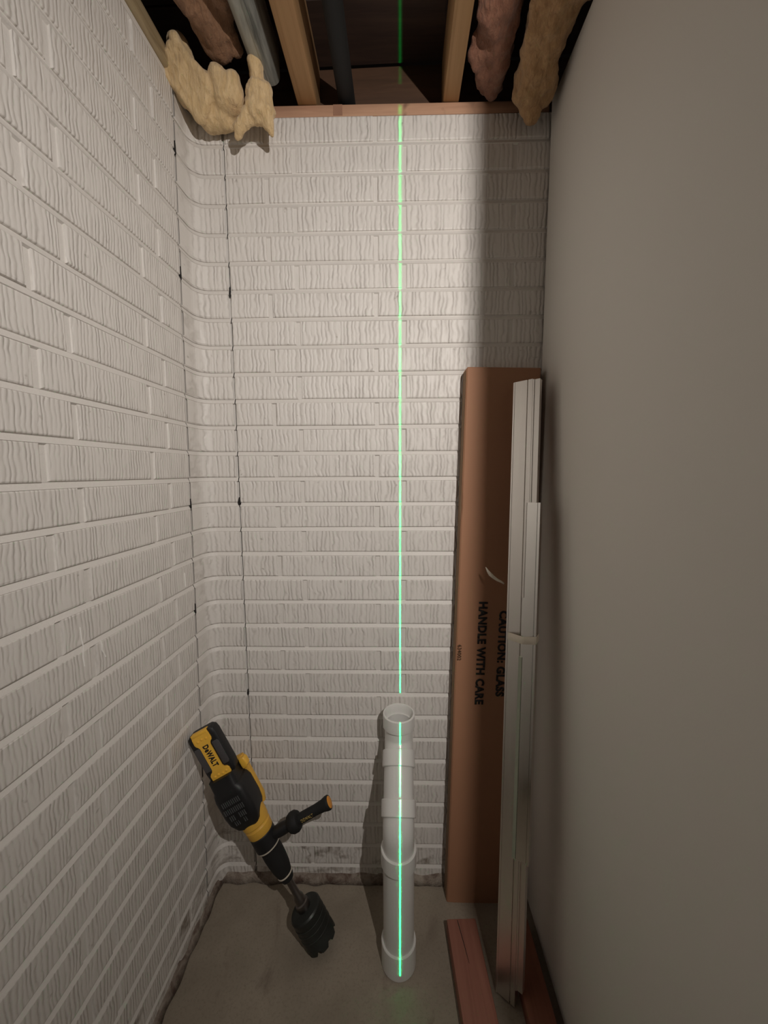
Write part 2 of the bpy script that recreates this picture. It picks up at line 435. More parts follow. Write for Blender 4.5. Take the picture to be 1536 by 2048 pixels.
# rounded inside corner between the cracks: one curved brick to each course, on a coved bed of mortar
WBi = WB.inverted()
def cove(z, off, y_start, x_end, r=0.034, n=7):
    """points (world xy) of the inner corner outline at height z, moved off into the room"""
    X = -0.540 + 0.0155 * z + off; ang = math.atan(0.026)
    yb = 1.0 + 0.026 * X - off
    pts = [(X, y_start), (X, yb - r - 0.02)]
    for i in range(n + 1):
        a = (math.pi / 2 + ang) * i / n
        pts.append((X + r - r * math.cos(a) + 0.0, yb - r + r * math.sin(a)))
    xe = x_end * math.cos(ang); ye = 1.0 + x_end * math.sin(ang) - off
    pts.append(((pts[-1][0] + xe) / 2, (pts[-1][1] + ye) / 2)); pts.append((xe, ye))
    return pts
def strip_solid(levels):
    """levels: list of (z, outline) lofted bottom to top, closed behind"""
    n = len(levels[0][1]); vs = []; fs = []
    for z, p in levels: vs += [(x, y, z) for x, y in p]
    for a in range(len(levels) - 1):
        for i in range(n - 1): fs.append((a * n + i, a * n + i + 1, (a + 1) * n + i + 1, (a + 1) * n + i))
    return mesh(vs, fs, 'corner', smooth=False)
lv = []
for k, z0, z1 in reversed(rows):
    for z, o_ in ((z0, 0.0), (z1 - 0.004, 0.0), (z1 - 0.0012, PROUD - 0.0003), (z1 + 0.0016, PROUD - 0.0014), (z1 + JOINT - 0.0010, 0.0010)):
        lv.append((z, cove(z, o_, CR1 + 0.0010, CR2 - 0.0010)))
cm = link('corner_mortar', strip_solid(lv), M['mortar'], wall_back); cm.matrix_local = WBi
for k, z0, z1 in rows:
    e = 0.0032; j = [random.uniform(-0.0002, 0.0032), random.uniform(-0.0036, 0.0002)]
    lv = [(z0, cove(z0, 0.0, CR1 + j[0] + 0.0012, CR2 - 0.0012 + j[1])), (z0, cove(z0, PROUD - 0.0026, CR1 + j[0] + 0.0012, CR2 - 0.0012 + j[1])),
          (z0 + e, cove(z0, PROUD - 0.0006, CR1 + j[0] + 0.002, CR2 - 0.002 + j[1])),
          (z1 - e, cove(z1, PROUD - 0.0006, CR1 + j[0] + 0.002, CR2 - 0.002 + j[1])), (z1, cove(z1, PROUD - 0.0026, CR1 + j[0] + 0.0012, CR2 - 0.0012 + j[1])),
          (z1, cove(z1, 0.0, CR1 + j[0] + 0.0012, CR2 - 0.0012 + j[1]))]
    me = strip_solid(lv)
    ctr = Vector((-0.50, 0.96, (z0 + z1) / 2))
    for v in me.vertices: v.co -= ctr
    o = link('corner_brick', me, M['brick_dirty' if k >= 27 else 'brick'], wall_back)
    o.matrix_local = WBi @ Matrix.Translation(ctr)
# near-black sheet added behind the cracks, painting in the shade of their depth
cb = link('crack_shade_backing', mesh([(-0.60, 0.90, 0), (-0.60, 1.07, 0), (-0.40, 1.07, 0), (-0.60, 0.90, 2.05), (-0.60, 1.07, 2.05), (-0.40, 1.07, 2.05)], [(0, 1, 4, 3), (1, 2, 5, 4)]), M['dark'], wall_back)
cb.matrix_local = WBi

# rough mortar fillet where brick meets the slab
def fillet(parent, mw, x0, x1, n, h, d, seed):
    vs = []; fs = []
    for i in range(n + 1):
        x = x0 + (x1 - x0) * i / n
        a = noise.noise(Vector((x * 22, seed, 0.0))); b = noise.noise(Vector((x * 22, seed + 9, 0)))
        hh = h * (1 + 0.45 * a); dd = d * (1 + 0.5 * b)
        for y, z in ((0.001, hh), (-PROUD - 0.002, hh), (-PROUD - dd * 0.35, hh * 0.55), (-PROUD - dd, 0.0015), (0.001, 0.0)):
            vs.append((x, y, z))
        if i:
            for q_ in range(4): fs.append(((i - 1) * 5 + q_, i * 5 + q_, i * 5 + q_ + 1, (i - 1) * 5 + q_ + 1))
    o = link('mortar_fillet', mesh(vs, fs, 'fillet', True), M['fillet'], parent, mw)
    return o
fillet(wall_back, None, -0.560, 0.40, 120, 0.024, 0.014, 1.0)
fillet(wall_left, None, -0.55, 0.995, 170, 0.022, 0.012, 5.0)
# white caulk runs left on the painted brick
def run(parent, pts, r):
    link('caulk_run', tube_me([(x, -PROUD - 0.0006, z) for x, z in pts], r, 6), M['white_mark'], parent)

# ------------------------------------------------------------------ right wall, floor, ceiling
XR = 0.3546; YE = -0.113
wall_right = link('wall_right', box_me((0, 0, 0.012), (0.10, 0.9990 - YE, 2.068), 0.0015, 1), M['drywall'])
wall_right.location = (XR, YE, 0); tag(wall_right, kind='structure')
floor_me = box_me((-1.4, -1.6, -0.06), (1.4, 1.10, 0.0))
floor = link('floor', floor_me, M['concrete']); tag(floor, kind='structure')

DECK = 2.200
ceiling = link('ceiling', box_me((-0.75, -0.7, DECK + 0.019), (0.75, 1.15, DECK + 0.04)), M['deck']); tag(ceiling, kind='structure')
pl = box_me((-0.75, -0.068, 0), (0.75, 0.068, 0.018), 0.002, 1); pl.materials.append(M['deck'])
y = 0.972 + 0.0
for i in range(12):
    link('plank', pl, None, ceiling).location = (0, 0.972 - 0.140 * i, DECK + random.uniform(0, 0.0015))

def timber(name, lo, hi, mat, label, cat, group=None, bevel=0.003):
    lo = Vector(lo); hi = Vector(hi); c_ = Vector(((lo.x + hi.x) / 2, (lo.y + hi.y) / 2, lo.z))
    o = link(name, box_me(lo - c_, hi - c_, bevel, 2), mat); o.location = c_
    return tag(o, label, cat, group)
plate_b = timber('wall_plate', (-0.545, 0, 2.0515), (0.353, 0.036, 2.0774), M['plate'], 'pale pinkish pine plate lying along the top of the back brick wall', 'plate', bevel=0.002)
plate_b.matrix_world = Matrix.Translation((-0.0, 0.9985, 2.0515)) @ Matrix.Rotation(math.atan(0.026), 4, 'Z') @ Matrix.Translation((-0.096, 0.018, 0))
for xx in (-0.065,):
    link('saw_mark', box_me((xx, -0.0186, 0.002), (xx + 0.022, -0.0178, 0.0255)), M['knot'], plate_b)
timber('wall_plate', (-0.640, -0.6, 2.0695), (-0.497, 0.960, 2.107), M['plate_y'], 'weathered yellowish pine plate along the top of the left brick wall', 'plate')
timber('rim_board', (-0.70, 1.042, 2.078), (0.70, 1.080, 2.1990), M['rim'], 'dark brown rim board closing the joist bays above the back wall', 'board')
timber('ceiling_joist', (-0.246, -0.6, 2.0785), (-0.200, 1.040, 2.1990), M['joist'], 'pine ceiling joist between the grey duct and the black pipe', 'joist', 'ceiling joists')
timber('ceiling_joist', (0.101, -0.6, 2.0785), (0.1385, 1.040, 2.1990), M['joist'], 'pine ceiling joist beside the pinkish insulation, right of the laser line', 'joist', 'ceiling joists')

# grey duct: rounded box section, open end with a rolled collar
def rrect(w_, h_, r, n=5):
    pts = []
    for cx, cz, a0 in ((w_ / 2 - r, h_ / 2 - r, 0), (-w_ / 2 + r, h_ / 2 - r, 90), (-w_ / 2 + r, -h_ / 2 + r, 180), (w_ / 2 - r, -h_ / 2 + r, 270)):
        for i in range(n + 1):
            a = math.radians(a0 + 90 * i / n); pts.append((cx + r * math.cos(a), cz + r * math.sin(a)))
    return pts
def sweep_y(outline, y0, y1, ins=None):
    bm = bmesh.new(); n = len(outline)
    a = [bm.verts.new((x, y0, z)) for x, z in outline]; b = [bm.verts.new((x, y1, z)) for x, z in outline]
    for i in range(n): bm.faces.new((a[i], a[(i + 1) % n], b[(i + 1) % n], b[i]))
    bm.faces.new(a[::-1]); bm.faces.new(b)
    return bm_mesh(bm, 'sweep', 35)
duct = empty('metal_duct', Matrix.Translation((-0.303, 0, 2.132)))
tag(duct, 'grey streaked sheet-metal duct running beside the left joist', 'duct')
link('body', sweep_y(rrect(0.054, 0.090, 0.017), -0.6, 0.955), M['duct'], duct)
link('seam', sweep_y([(0.003, -0.0465), (0.009, -0.0465), (0.009, -0.0445), (0.003, -0.0445)], -0.6, 0.953), M['duct'], duct)
bp = empty('drain_pipe', Matrix.Translation((-0.131, 0, 2.106)))
tag(bp, 'black plastic drain pipe running up between the two joists', 'pipe')
link('barrel', lathe_me([(0.0205, -0.6), (0.0205, 1.038)], 24, mw=Matrix.Rotation(-math.pi / 2, 4, 'X')), M['black_plastic'], bp)
link('hub', lathe_me([(0.0212, 0.60), (0.0245, 0.602), (0.0245, 0.652), (0.0212, 0.654)], 24, mw=Matrix.Rotation(-math.pi / 2, 4, 'X')), M['black_plastic'], bp)

# ------------------------------------------------------------------ glass wool
def wool(name, lobes, mat, voxel=0.006, amp=0.010, fine=0.004, freq=24, seed=0.0):
    """lobes: capsules (p0, p1, r0, r1, squash) fused into one soft lumpy body"""
    bm = bmesh.new()
    for p0, p1, r0, r1 in lobes:
        p0, p1 = Vector(p0), Vector(p1); n = max(2, int((p1 - p0).length / (min(r0, r1) * 0.45)) + 1)
        for i in range(n):
            f = i / (n - 1); bmesh.ops.create_icosphere(bm, subdivisions=2, radius=r0 + (r1 - r0) * f, matrix=Matrix.Translation(p0.lerp(p1, f)))
    me = bpy.data.meshes.new('tmp'); bm.to_mesh(me); bm.free()
    o = bpy.data.objects.new('tmp', me); COL.objects.link(o)
    md = o.modifiers.new('r', 'REMESH'); md.mode = 'VOXEL'; md.voxel_size = voxel
    bpy.context.view_layer.update()
    out_ = bpy.data.meshes.new_from_object(o.evaluated_get(bpy.context.evaluated_depsgraph_get()))
    bpy.data.objects.remove(o); bpy.data.meshes.remove(me)
    out_.update()
    nrm = [v.normal.copy() for v in out_.vertices]
    for v, nn in zip(out_.vertices, nrm):
        p = v.co * freq + Vector((seed, seed * 2, 0))
        d = amp * (noise.noise(p) + 0.45 * noise.noise(p * 2.3 + Vector((7, 1, 3))))
        s_ = noise.noise(Vector((v.co.x * 150 + v.co.z * 90, v.co.y * 60, v.co.z * 60 + seed)))
        v.co += nn * (d + fine * s_)
    ctr = Vector((sum(v.co.x for v in out_.vertices), sum(v.co.y for v in out_.vertices), 0)) / len(out_.vertices)
    ctr.z = min(v.co.z for v in out_.vertices)
    for v in out_.vertices: v.co -= ctr
    for p in out_.polygons: p.use_smooth = True
    out_.materials.clear()
    o = link(name, out_, mat); o.location = ctr
    return o
lobes = [((-0.484, 0.905, 2.125), (-0.476, 0.930, 2.070), 0.024, 0.036), ((-0.474, 0.930, 2.066), (-0.436, 0.945, 2.034), 0.038, 0.034),
         ((-0.440, 0.950, 2.024), (-0.404, 0.950, 2.022), 0.030, 0.028), ((-0.455, 0.94, 2.085), (-0.40, 0.95, 2.06), 0.030, 0.03),
         ((-0.400, 0.910, 2.070), (-0.392, 0.922, 2.036), 0.021, 0.027), ((-0.372, 0.915, 2.066), (-0.374, 0.930, 2.030), 0.019, 0.026)]
for i in range(5):                                    # long soft folds across the pad
    f = i / 4.0
    p0 = Vector((-0.512, 0.895, 2.066)).lerp(Vector((-0.478, 0.880, 2.118)), f); p1 = Vector((-0.452, 0.925, 2.004)).lerp(Vector((-0.418, 0.910, 2.040)), f)
    lobes.append((p0, p1, 0.010, 0.0125))
o = wool('insulation_batt', lobes, M['wool'], voxel=0.0036, amp=0.0055, fine=0.0012, freq=26, seed=1.0)
tag(o, 'yellow glass-wool batt bulging over the corner of the brick walls', 'insulation')
o = wool('insulation_scrap', [((-0.316, 0.905, 2.088), (-0.316, 0.915, 2.058), 0.016, 0.017), ((-0.318, 0.918, 2.048), (-0.322, 0.925, 2.012), 0.022, 0.028),
                              ((-0.338, 0.925, 2.004), (-0.366, 0.930, 1.982), 0.019, 0.013), ((-0.360, 0.928, 1.982), (-0.374, 0.934, 1.968), 0.012, 0.006),
                              ((-0.308, 0.925, 2.008), (-0.296, 0.928, 1.984), 0.019, 0.013), ((-0.298, 0.928, 1.984), (-0.291, 0.932, 1.968), 0.011, 0.005),
                              ((-0.300, 0.92, 2.05), (-0.298, 0.925, 2.01), 0.014, 0.017)], M['wool'], voxel=0.0026, amp=0.0045, fine=0.0012, freq=40, seed=3.3)
tag(o, 'torn scrap of yellow glass wool with two pointed ends hanging below the duct', 'insulation')
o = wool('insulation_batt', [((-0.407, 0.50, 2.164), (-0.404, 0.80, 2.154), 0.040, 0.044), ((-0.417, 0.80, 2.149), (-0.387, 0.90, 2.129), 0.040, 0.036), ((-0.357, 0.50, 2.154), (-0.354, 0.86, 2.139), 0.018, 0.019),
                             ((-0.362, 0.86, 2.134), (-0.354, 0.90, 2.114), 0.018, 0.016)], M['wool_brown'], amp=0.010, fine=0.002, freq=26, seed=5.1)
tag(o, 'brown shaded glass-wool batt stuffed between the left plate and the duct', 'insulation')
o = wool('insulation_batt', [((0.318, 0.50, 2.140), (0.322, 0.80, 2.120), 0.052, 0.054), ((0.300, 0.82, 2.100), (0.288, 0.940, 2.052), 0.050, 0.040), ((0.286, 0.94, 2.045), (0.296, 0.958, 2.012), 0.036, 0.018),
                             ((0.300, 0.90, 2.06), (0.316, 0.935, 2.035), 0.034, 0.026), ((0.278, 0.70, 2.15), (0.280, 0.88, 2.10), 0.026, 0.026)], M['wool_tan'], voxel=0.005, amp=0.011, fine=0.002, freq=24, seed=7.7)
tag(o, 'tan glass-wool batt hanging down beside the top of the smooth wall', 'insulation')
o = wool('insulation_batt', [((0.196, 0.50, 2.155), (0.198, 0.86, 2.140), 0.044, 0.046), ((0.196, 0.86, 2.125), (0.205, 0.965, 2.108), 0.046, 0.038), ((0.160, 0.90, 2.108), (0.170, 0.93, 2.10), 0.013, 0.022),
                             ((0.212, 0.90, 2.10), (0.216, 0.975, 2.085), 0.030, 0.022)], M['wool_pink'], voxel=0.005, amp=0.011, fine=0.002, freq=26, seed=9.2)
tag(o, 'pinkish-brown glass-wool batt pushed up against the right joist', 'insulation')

# ------------------------------------------------------------------ carton
carton = empty('carton', Matrix.Translation((0.1265, 0.966, 0.0)))
tag(carton, 'tall flat brown cardboard carton leaning against the back wall', 'carton')
CW, CT, CH = 0.180, 0.041, 1.453
tl = Vector((0.1604, 0.9545, 1.449)) - Vector((0.1292, 0.9446, 0.0))
zc = tl.normalized(); xc = Vector((1, 0.026, 0)); xc = (xc - zc * xc.dot(zc)).normalized(); yc = zc.cross(xc)
MC = frame(Vector((0.1292, 0.9446, 0.001)) - Vector((0.1265, 0.966, 0.0)), xc, yc, zc)
def carton_body():
    bm = bmesh.new(); nz = 60; rings = []
    for i in range(nz + 1):
        z = CH * i / nz
        bow = 0.0022 * math.sin(math.pi * i / nz)
        dent = 0.0045 * math.exp(-((z - 1.124) / 0.012) ** 2)
        w0 = dent * 0.6 + 0.0010 * noise.noise(Vector((z * 7, 0, 3)))
        pts = [(w0, 0.004 + dent), (w0 + 0.003, 0.0005 + dent * 0.6), (0.02, -bow), (CW * 0.5, -bow * 1.6), (CW - 0.02, -bow), (CW - 0.003, 0.0005), (CW, 0.004), (CW, CT), (w0, CT)]
        rings.append([bm.verts.new((x, y_, z)) for x, y_ in pts])
    n = len(rings[0])
    for a, b in zip(rings[:-1], rings[1:]):
        for i in range(n): bm.faces.new((a[i], a[(i + 1) % n], b[(i + 1) % n], b[i]))
    bm.faces.new(rings[0][::-1]); bm.faces.new(rings[-1])
    return bm_mesh(bm, 'carton', 40)
link('body', carton_body(), M['card'], carton, MC)
fl_ = link('top_flap', box_me((0.002, 0.001, CH - 0.0005), (CW - 0.001, CT - 0.0015, CH + 0.0030), 0.001, 1), M['card'], carton, MC)
sd = link('side_seam', box_me((-0.0012, 0.008, 0.004), (0.0008, CT - 0.004, CH - 0.004), 0.0004, 1), M['card_edge'], carton, MC)
def place_print(txt, height, length, world_c, mat, label, bold):
    me = text_me(txt, height, 0.0003, bold, length=length, track=1.08)
    wm = frame(Vector(world_c), -zc, xc, -yc)
    loc = (carton.matrix_world @ MC).inverted() @ Vector(world_c)
    loc.y = -0.0042
    o_ = link('lettering', me, mat, carton, MC @ frame(loc, (0, 0, -1), (1, 0, 0), (0, -1, 0)))
    tag(o_, label)
carton_world = carton.matrix_world
bpy.context.view_layer.update()
place_print('HANDLE WITH CARE', 0.0230, 0.279, (0.2094, 0.957, 0.7322), M['ink'], 'black line of print reading HANDLE WITH CARE', 0.045)
place_print('CAUTION: GLASS', 0.0230, 0.233, (0.2624, 0.957, 0.7316), M['ink'], 'black line of print reading CAUTION: GLASS', 0.045)
place_print('634002', 0.0095, 0.042, (0.1535, 0.957, 0.736), M['faint_ink'], 'small faded printed number', 0.004)

# ------------------------------------------------------------------ timber on the floor
def stud(name, far_c, near_c, width, h, mat, label):
    far_c, near_c = Vector(far_c), Vector(near_c); d = near_c - far_c; L = d.length
    yv = -d.normalized(); xv = yv.cross(Vector((0, 0, 1)))
    me = box_me((-width / 2, -L, 0), (width / 2, 0, h), 0.0035, 2)
    o_ = link(name, me, mat); o_.matrix_world = frame(far_c, xv, yv, (0, 0, 1))
    return tag(o_, label, 'stud', 'studs on the floor')
s1 = stud('stud', (0.1587, 0.880, 0), (0.1945, 0.33, 0), 0.0765, 0.038, M['redwood'], 'reddish wooden stud with a split lying on the concrete in front of the carton')
link('split', mesh([(-0.0115, -0.004, 0.0383), (-0.0098, -0.004, 0.0383), (-0.0045, -0.050, 0.0383), (-0.0062, -0.050, 0.0383), (-0.0005, -0.092, 0.0383), (-0.0014, -0.092, 0.0383)], [(0, 1, 2, 3), (3, 2, 4, 5)]), M['dark'], s1)
s2 = stud('stud', (0.3030, 0.889, 0), (0.3040, 0.33, 0), 0.0590, 0.038, M['reddark'], 'dark red wooden stud lying along the foot of the smooth wall')

# ------------------------------------------------------------------ aluminium profiles
def profile(name, outline, bottom, top, yaw, mat, parent=None, shear=0.0):
    bottom, top = Vector(bottom), Vector(top); z_ = (top - bottom); L = z_.length; z_.normalize()
    x_ = Vector((math.cos(yaw), -math.sin(yaw), 0)); x_ = (x_ - z_ * x_.dot(z_)).normalized(); y_ = z_.cross(x_)
    return outline, L, frame(bottom, x_, y_, z_)
YAW = math.radians(38)
oA, LA, MA = profile('', [(0, 0), (0.0305, 0), (0.0305, 0.005), (0.0330, 0.005), (0.0330, 0), (0.0430, 0), (0.0430, 0.018), (0.0412, 0.018), (0.0412, 0.007), (0.0018, 0.007), (0.0018, 0.020), (0, 0.020)],
                     (0.2222, 0.764, 0.0025), (0.2679, 0.930, 1.4124), YAW, None)
aA = empty('aluminium_channel', MA); tag(aA, 'tall wide satin aluminium door channel leaning on the carton', 'metal profile', 'aluminium door profiles')
link('channel', prism(oA, 0, LA), M['alu'], aA)
link('edge_bead', prism([(-0.0012, -0.0012), (0.0022, -0.0012), (0.0022, 0.0003), (-0.0012, 0.0003)], 0, LA - 0.001), M['alu'], aA)
offB = MA.to_3x3() @ Vector((0.0446, -0.001, 0))
bB = Vector((0.2222, 0.764, 0.0025)).lerp(Vector((0.2679, 0.930, 1.4124)), 0.030) + offB; tB = Vector((0.2679, 0.930, 1.4100)) + offB
oB, LB, MB = profile('', [(0, -0.002), (0.0030, -0.002), (0.0030, 0.0005), (0.0150, 0.0005), (0.0150, 0.014), (0.0134, 0.014), (0.0134, 0.0025), (0.0018, 0.0025), (0.0018, 0.014), (0, 0.014)], bB, tB, YAW, None)
aB = empty('aluminium_channel', MB); tag(aB, 'tall narrow aluminium channel with a bright bead beside the smooth wall', 'metal profile', 'aluminium door profiles')
link('channel', prism(oB, 0, LB), M['alu'], aB)
# short bright profile tied in front of the other two; its left lip is notched
zA = MA.to_3x3() @ Vector((0, 0, 1))
tC = Vector((0.2789, 0.8570, 1.1345)); bC = Vector((0.2502, 0.7650, 0.3500))
oC, LC, MCc = profile('', [(0.0055, 0.0), (0.0270, 0.0), (0.0270, 0.0035), (0.0290, 0.0035), (0.0290, -0.001), (0.0340, -0.001), (0.0340, 0.013), (0.0324, 0.013), (0.0324, 0.0055), (0.0000, 0.0055), (0.0000, 0.0035), (0.0055, 0.0035)], bC, tC, math.radians(38), None)
aC = empty('aluminium_channel', MCc); tag(aC, 'short shiny aluminium channel taped in front of the taller channels', 'metal profile', 'aluminium door profiles')
link('channel', prism(oC, 0, LC), M['alu_bright'], aC)
link('lip', prism([(0.0002, -0.0005), (0.0042, -0.0005), (0.0042, 0.0034), (0.0002, 0.0034)], LC - 0.213, LC), M['alu'], aC)
link('lip', tag(link('tmp', prism([(-0.0020, -0.0022), (0.0050, -0.0022), (0.0050, 0.0034), (-0.0020, 0.0034)], 0.0, LC - 0.345), M['alu_green'], aC), 'pale green lower lip').data, None, aC)
for ob in [x for x in aC.children if x.name.startswith('tmp')]: bpy.data.objects.remove(ob)
[x for x in aC.children if x.name.startswith('lip')][-1]['label'] = 'pale green lower lip'

# masking tape round the bundle at mid height
def section(Mx, outline, zz):
    """world points of a profile's outline at world height zz"""
    ps = []
    for x_, y_ in outline:
        a = Mx @ Vector((x_, y_, 0)); d = Mx.to_3x3() @ Vector((0, 0, 1)); ps.append(a + d * ((zz - a.z) / d.z))
    return ps
ZT = 0.833
pts = [p.to_2d() for p in section(MA, oA, ZT) + section(MB, oB, ZT) + section(MCc, oC, ZT)]
def hull(ps):
    ps = sorted((p.x, p.y) for p in ps)
    def half(seq):
        r_ = []
        for p in seq:
            while len(r_) > 1 and (r_[-1][0] - r_[-2][0]) * (p[1] - r_[-2][1]) - (r_[-1][1] - r_[-2][1]) * (p[0] - r_[-2][0]) <= 0: r_.pop()
            r_.append(p)
        return r_[:-1]
    return half(ps) + half(ps[::-1])
hp = [Vector(p) for p in hull(pts)]; cen = sum(hp, Vector((0, 0))) / len(hp)
def dense(ps, n=6):
    r_ = []
    for a, b in zip(ps, ps[1:] + ps[:1]):
        for i in range(n): r_.append(a.lerp(b, i / n))
    return r_
dp = dense(hp)
vs, fs = [], []; n = len(dp)
zl = Vector((zA.x / zA.z, zA.y / zA.z))
for lvl, (dz, o_) in enumerate(((-0.0085, 0.0004), (-0.0075, 0.0016), (0.0075, 0.0016), (0.0085, 0.0004))):
    for i, p in enumerate(dp):
        d = (p - cen).normalized(); wv = 0.0006 * noise.noise(Vector((i * 0.35, lvl, 0)))
        pp = p + d * (o_ + abs(wv)) + zl * dz
        vs.append((pp.x - cen.x, pp.y - cen.y, dz + wv + 0.36 * (p.x - cen.x)))
for lvl in range(3):
    for i in range(n): fs.append((lvl * n + i, lvl * n + (i + 1) % n, (lvl + 1) * n + (i + 1) % n, (lvl + 1) * n + i))
tp = empty('tape_band', Matrix.Translation((cen.x, cen.y, ZT))); tag(tp, 'cream masking tape wrapped round the bundle of aluminium channels', 'tape')
link('band', mesh(vs, fs, 'tape', True), M['tape'], tp)
def ribbon(pts_, widths, th):
    vs, fs = [], []
    for p, (wx, wz) in zip(pts_, widths):
        p = Vector(p); vs += [p + Vector((wx, 0, wz)), p - Vector((wx, 0, wz)), p - Vector((wx, -th, wz)), p + Vector((wx, th, wz))]
    for i in range(len(pts_) - 1):
        for a in range(4): fs.append((i * 4 + a, i * 4 + (a + 1) % 4, (i + 1) * 4 + (a + 1) % 4, (i + 1) * 4 + a))
    fs.append((0, 1, 2, 3)); m = len(vs); fs.append((m - 1, m - 2, m - 3, m - 4))
    return mesh(vs, fs, 'ribbon', True)
tw = [(0.250, 0.900, 0.934), (0.243, 0.900, 0.939), (0.234, 0.901, 0.943), (0.225, 0.902, 0.9495), (0.217, 0.902, 0.9565), (0.211, 0.903, 0.9645), (0.206, 0.904, 0.974)]
wd = [(0.0009, 0.0014), (0.0012, 0.0022), (0.0014, 0.0028), (0.0022, 0.0032), (0.0032, 0.0030), (0.0022, 0.0018), (0.0005, 0.0004)]
base_ = Vector((cen.x, cen.y, ZT))
link('loose_end', ribbon([Vector(p) - base_ for p in tw], wd, 0.0006), M['tape'], tp)

# ------------------------------------------------------------------ pvc pipe stack
PX, PY = -0.0045, 0.813
pipe = empty('pvc_pipe', Matrix.Translation((PX, PY, 0.0)))
tag(pipe, 'white PVC pipe with a jog and several couplings standing before the brick wall', 'pipe')
RC, RP, RI = 0.0425, 0.0376, 0.0340
ZB, RBEND, DY = 0.338, 0.045, 0.132                    # first bend height, bend radius, set-back of the jog
c45 = math.sqrt(0.5); ST = (DY - 2 * RBEND * (1 - c45)) / c45
path = [(0.0, 0.004, 0.0), (0.0, ZB, 0.0)]             # (y, z, axis angle from vertical)
for i in range(1, 7):
    a = math.radians(45 * i / 6); path.append((RBEND * (1 - math.cos(a)), ZB + RBEND * math.sin(a), a))
y0_, z0_ = path[-1][0], path[-1][1]
path.append((y0_ + ST * c45, z0_ + ST * c45, math.radians(45)))
y1_, z1_ = path[-1][0], path[-1][1]
for i in range(1, 7):
    a = math.radians(45 - 45 * i / 6)
    path.append((y1_ + RBEND * (math.cos(a) - c45), z1_ + RBEND * (c45 - math.sin(a)), a))
ZTOP = 0.566
path.append((DY, ZTOP - 0.028, 0.0))
def sweep_pipe(pth, r_out, r_in, seg=48):
    bm = bmesh.new(); ro, rn = [], []
    for y_, z_, a in pth:
        for lst, r in ((ro, r_out), (rn, r_in)):
            lst.append([bm.verts.new((r * math.cos(2 * math.pi * k / seg), y_ + r * math.sin(2 * math.pi * k / seg) * math.cos(a), z_ - r * math.sin(2 * math.pi * k / seg) * math.sin(a))) for k in range(seg)])
    for lst in (ro, rn):
        for a, b in zip(lst[:-1], lst[1:]):
            for k in range(seg): bm.faces.new((a[k], a[(k + 1) % seg], b[(k + 1) % seg], b[k]))
    for e_ in (0, -1):
        for k in range(seg): bm.faces.new((ro[e_][k], ro[e_][(k + 1) % seg], rn[e_][(k + 1) % seg], rn[e_][k]))
    return bm_mesh(bm, 'pipe', 50)
link('barrel', sweep_pipe(path, RP, RI), M['pvc'], pipe)
def coupling(origin, ang, z0, z1):
    e = 0.0018
    prof = [(RP - 0.0004, z0), (RC - e, z0), (RC, z0 + e), (RC, z1 - e), (RC - e, z1), (RP - 0.0004, z1)]
    link('coupling', lathe_me(prof + [prof[0]], 48, False), M['pvc'], pipe, Matrix.Translation((0, origin[0], origin[1])) @ Matrix.Rotation(-ang, 4, 'X'))
coupling((0, 0), 0, 0.0005, 0.0650); coupling((0, 0), 0, 0.272, 0.313)
coupling((y0_, z0_), math.radians(45), 0.004, 0.040); coupling((y0_, z0_), math.radians(45), 0.105, 0.143)
e = 0.0018
hubp = [(RP - 0.0004, ZTOP - 0.037), (RC - e, ZTOP - 0.037), (RC, ZTOP - 0.037 + e), (RC, ZTOP - e), (RC - e, ZTOP), (RC - 0.0040, ZTOP), (RC - 0.0048, ZTOP - e), (RP + 0.0002, ZTOP - 0.0275), (RI, ZTOP - 0.0275), (RP - 0.0004, ZTOP - 0.037)]
tag(link('hub', lathe_me(hubp, 48, False), M['pvc'], pipe, Matrix.Translation((0, DY, 0))), 'open top socket')

# ------------------------------------------------------------------ cordless rotary hammer with core bit
xd = Vector((0.8776, 0.1230, 0.4634)); zdv = Vector((-0.4712, 0.0431, 0.8810)).normalized()
xd = (xd - zdv * xd.dot(zdv)).normalized(); yd = zdv.cross(xd)
drill = empty('rotary_hammer', frame((-0.2021, 0.8372, 0.0192), xd, yd, zdv))
tag(drill, 'yellow and black cordless rotary hammer with core bit, propped in the brick corner', 'power drill')
# core bit: thick-walled cup with slots between the teeth
bm = bmesh.new(); seg = 48; RB, RBi = 0.0398, 0.0350
rings = []
for r, z in ((RBi, 0.0), (RB, 0.0), (RB, 0.016), (RB - 0.0008, 0.018), (RB - 0.0008, 0.074), (RB, 0.076), (RB, 0.086), (RB - 0.003, 0.090), (0.020, 0.091), (0.016, 0.093)):
    rings.append([bm.verts.new((r * math.cos(2 * math.pi * i / seg), r * math.sin(2 * math.pi * i / seg), z)) for i in range(seg)])
ri = [bm.verts.new((RBi * math.cos(2 * math.pi * i / seg), RBi * math.sin(2 * math.pi * i / seg), 0.083)) for i in range(seg)]
for a, b in zip(rings[:-1], rings[1:]):
    for i in range(seg): bm.faces.new((a[i], a[(i + 1) % seg], b[(i + 1) % seg], b[i]))
for i in range(seg): bm.faces.new((rings[0][(i + 1) % seg], rings[0][i], ri[i], ri[(i + 1) % seg]))
bm.faces.new(ri); bm.faces.new(rings[-1])
for i in range(seg):                                   # teeth: pull every slot up from the cutting edge
    if i % 6 in (0, 1):
        rings[0][i].co.z += 0.009; rings[1][i].co.z += 0.009
bit = link('core_bit', bm_mesh(bm, 'core_bit', 30), M['core_steel'], drill)
for z in (0.030, 0.047, 0.062):
    link('groove_band', lathe_me([(RB - 0.0009, z), (RB + 0.0003, z + 0.001), (RB + 0.0003, z + 0.005), (RB - 0.0009, z + 0.006)], 40, False), M['core_steel'], bit)
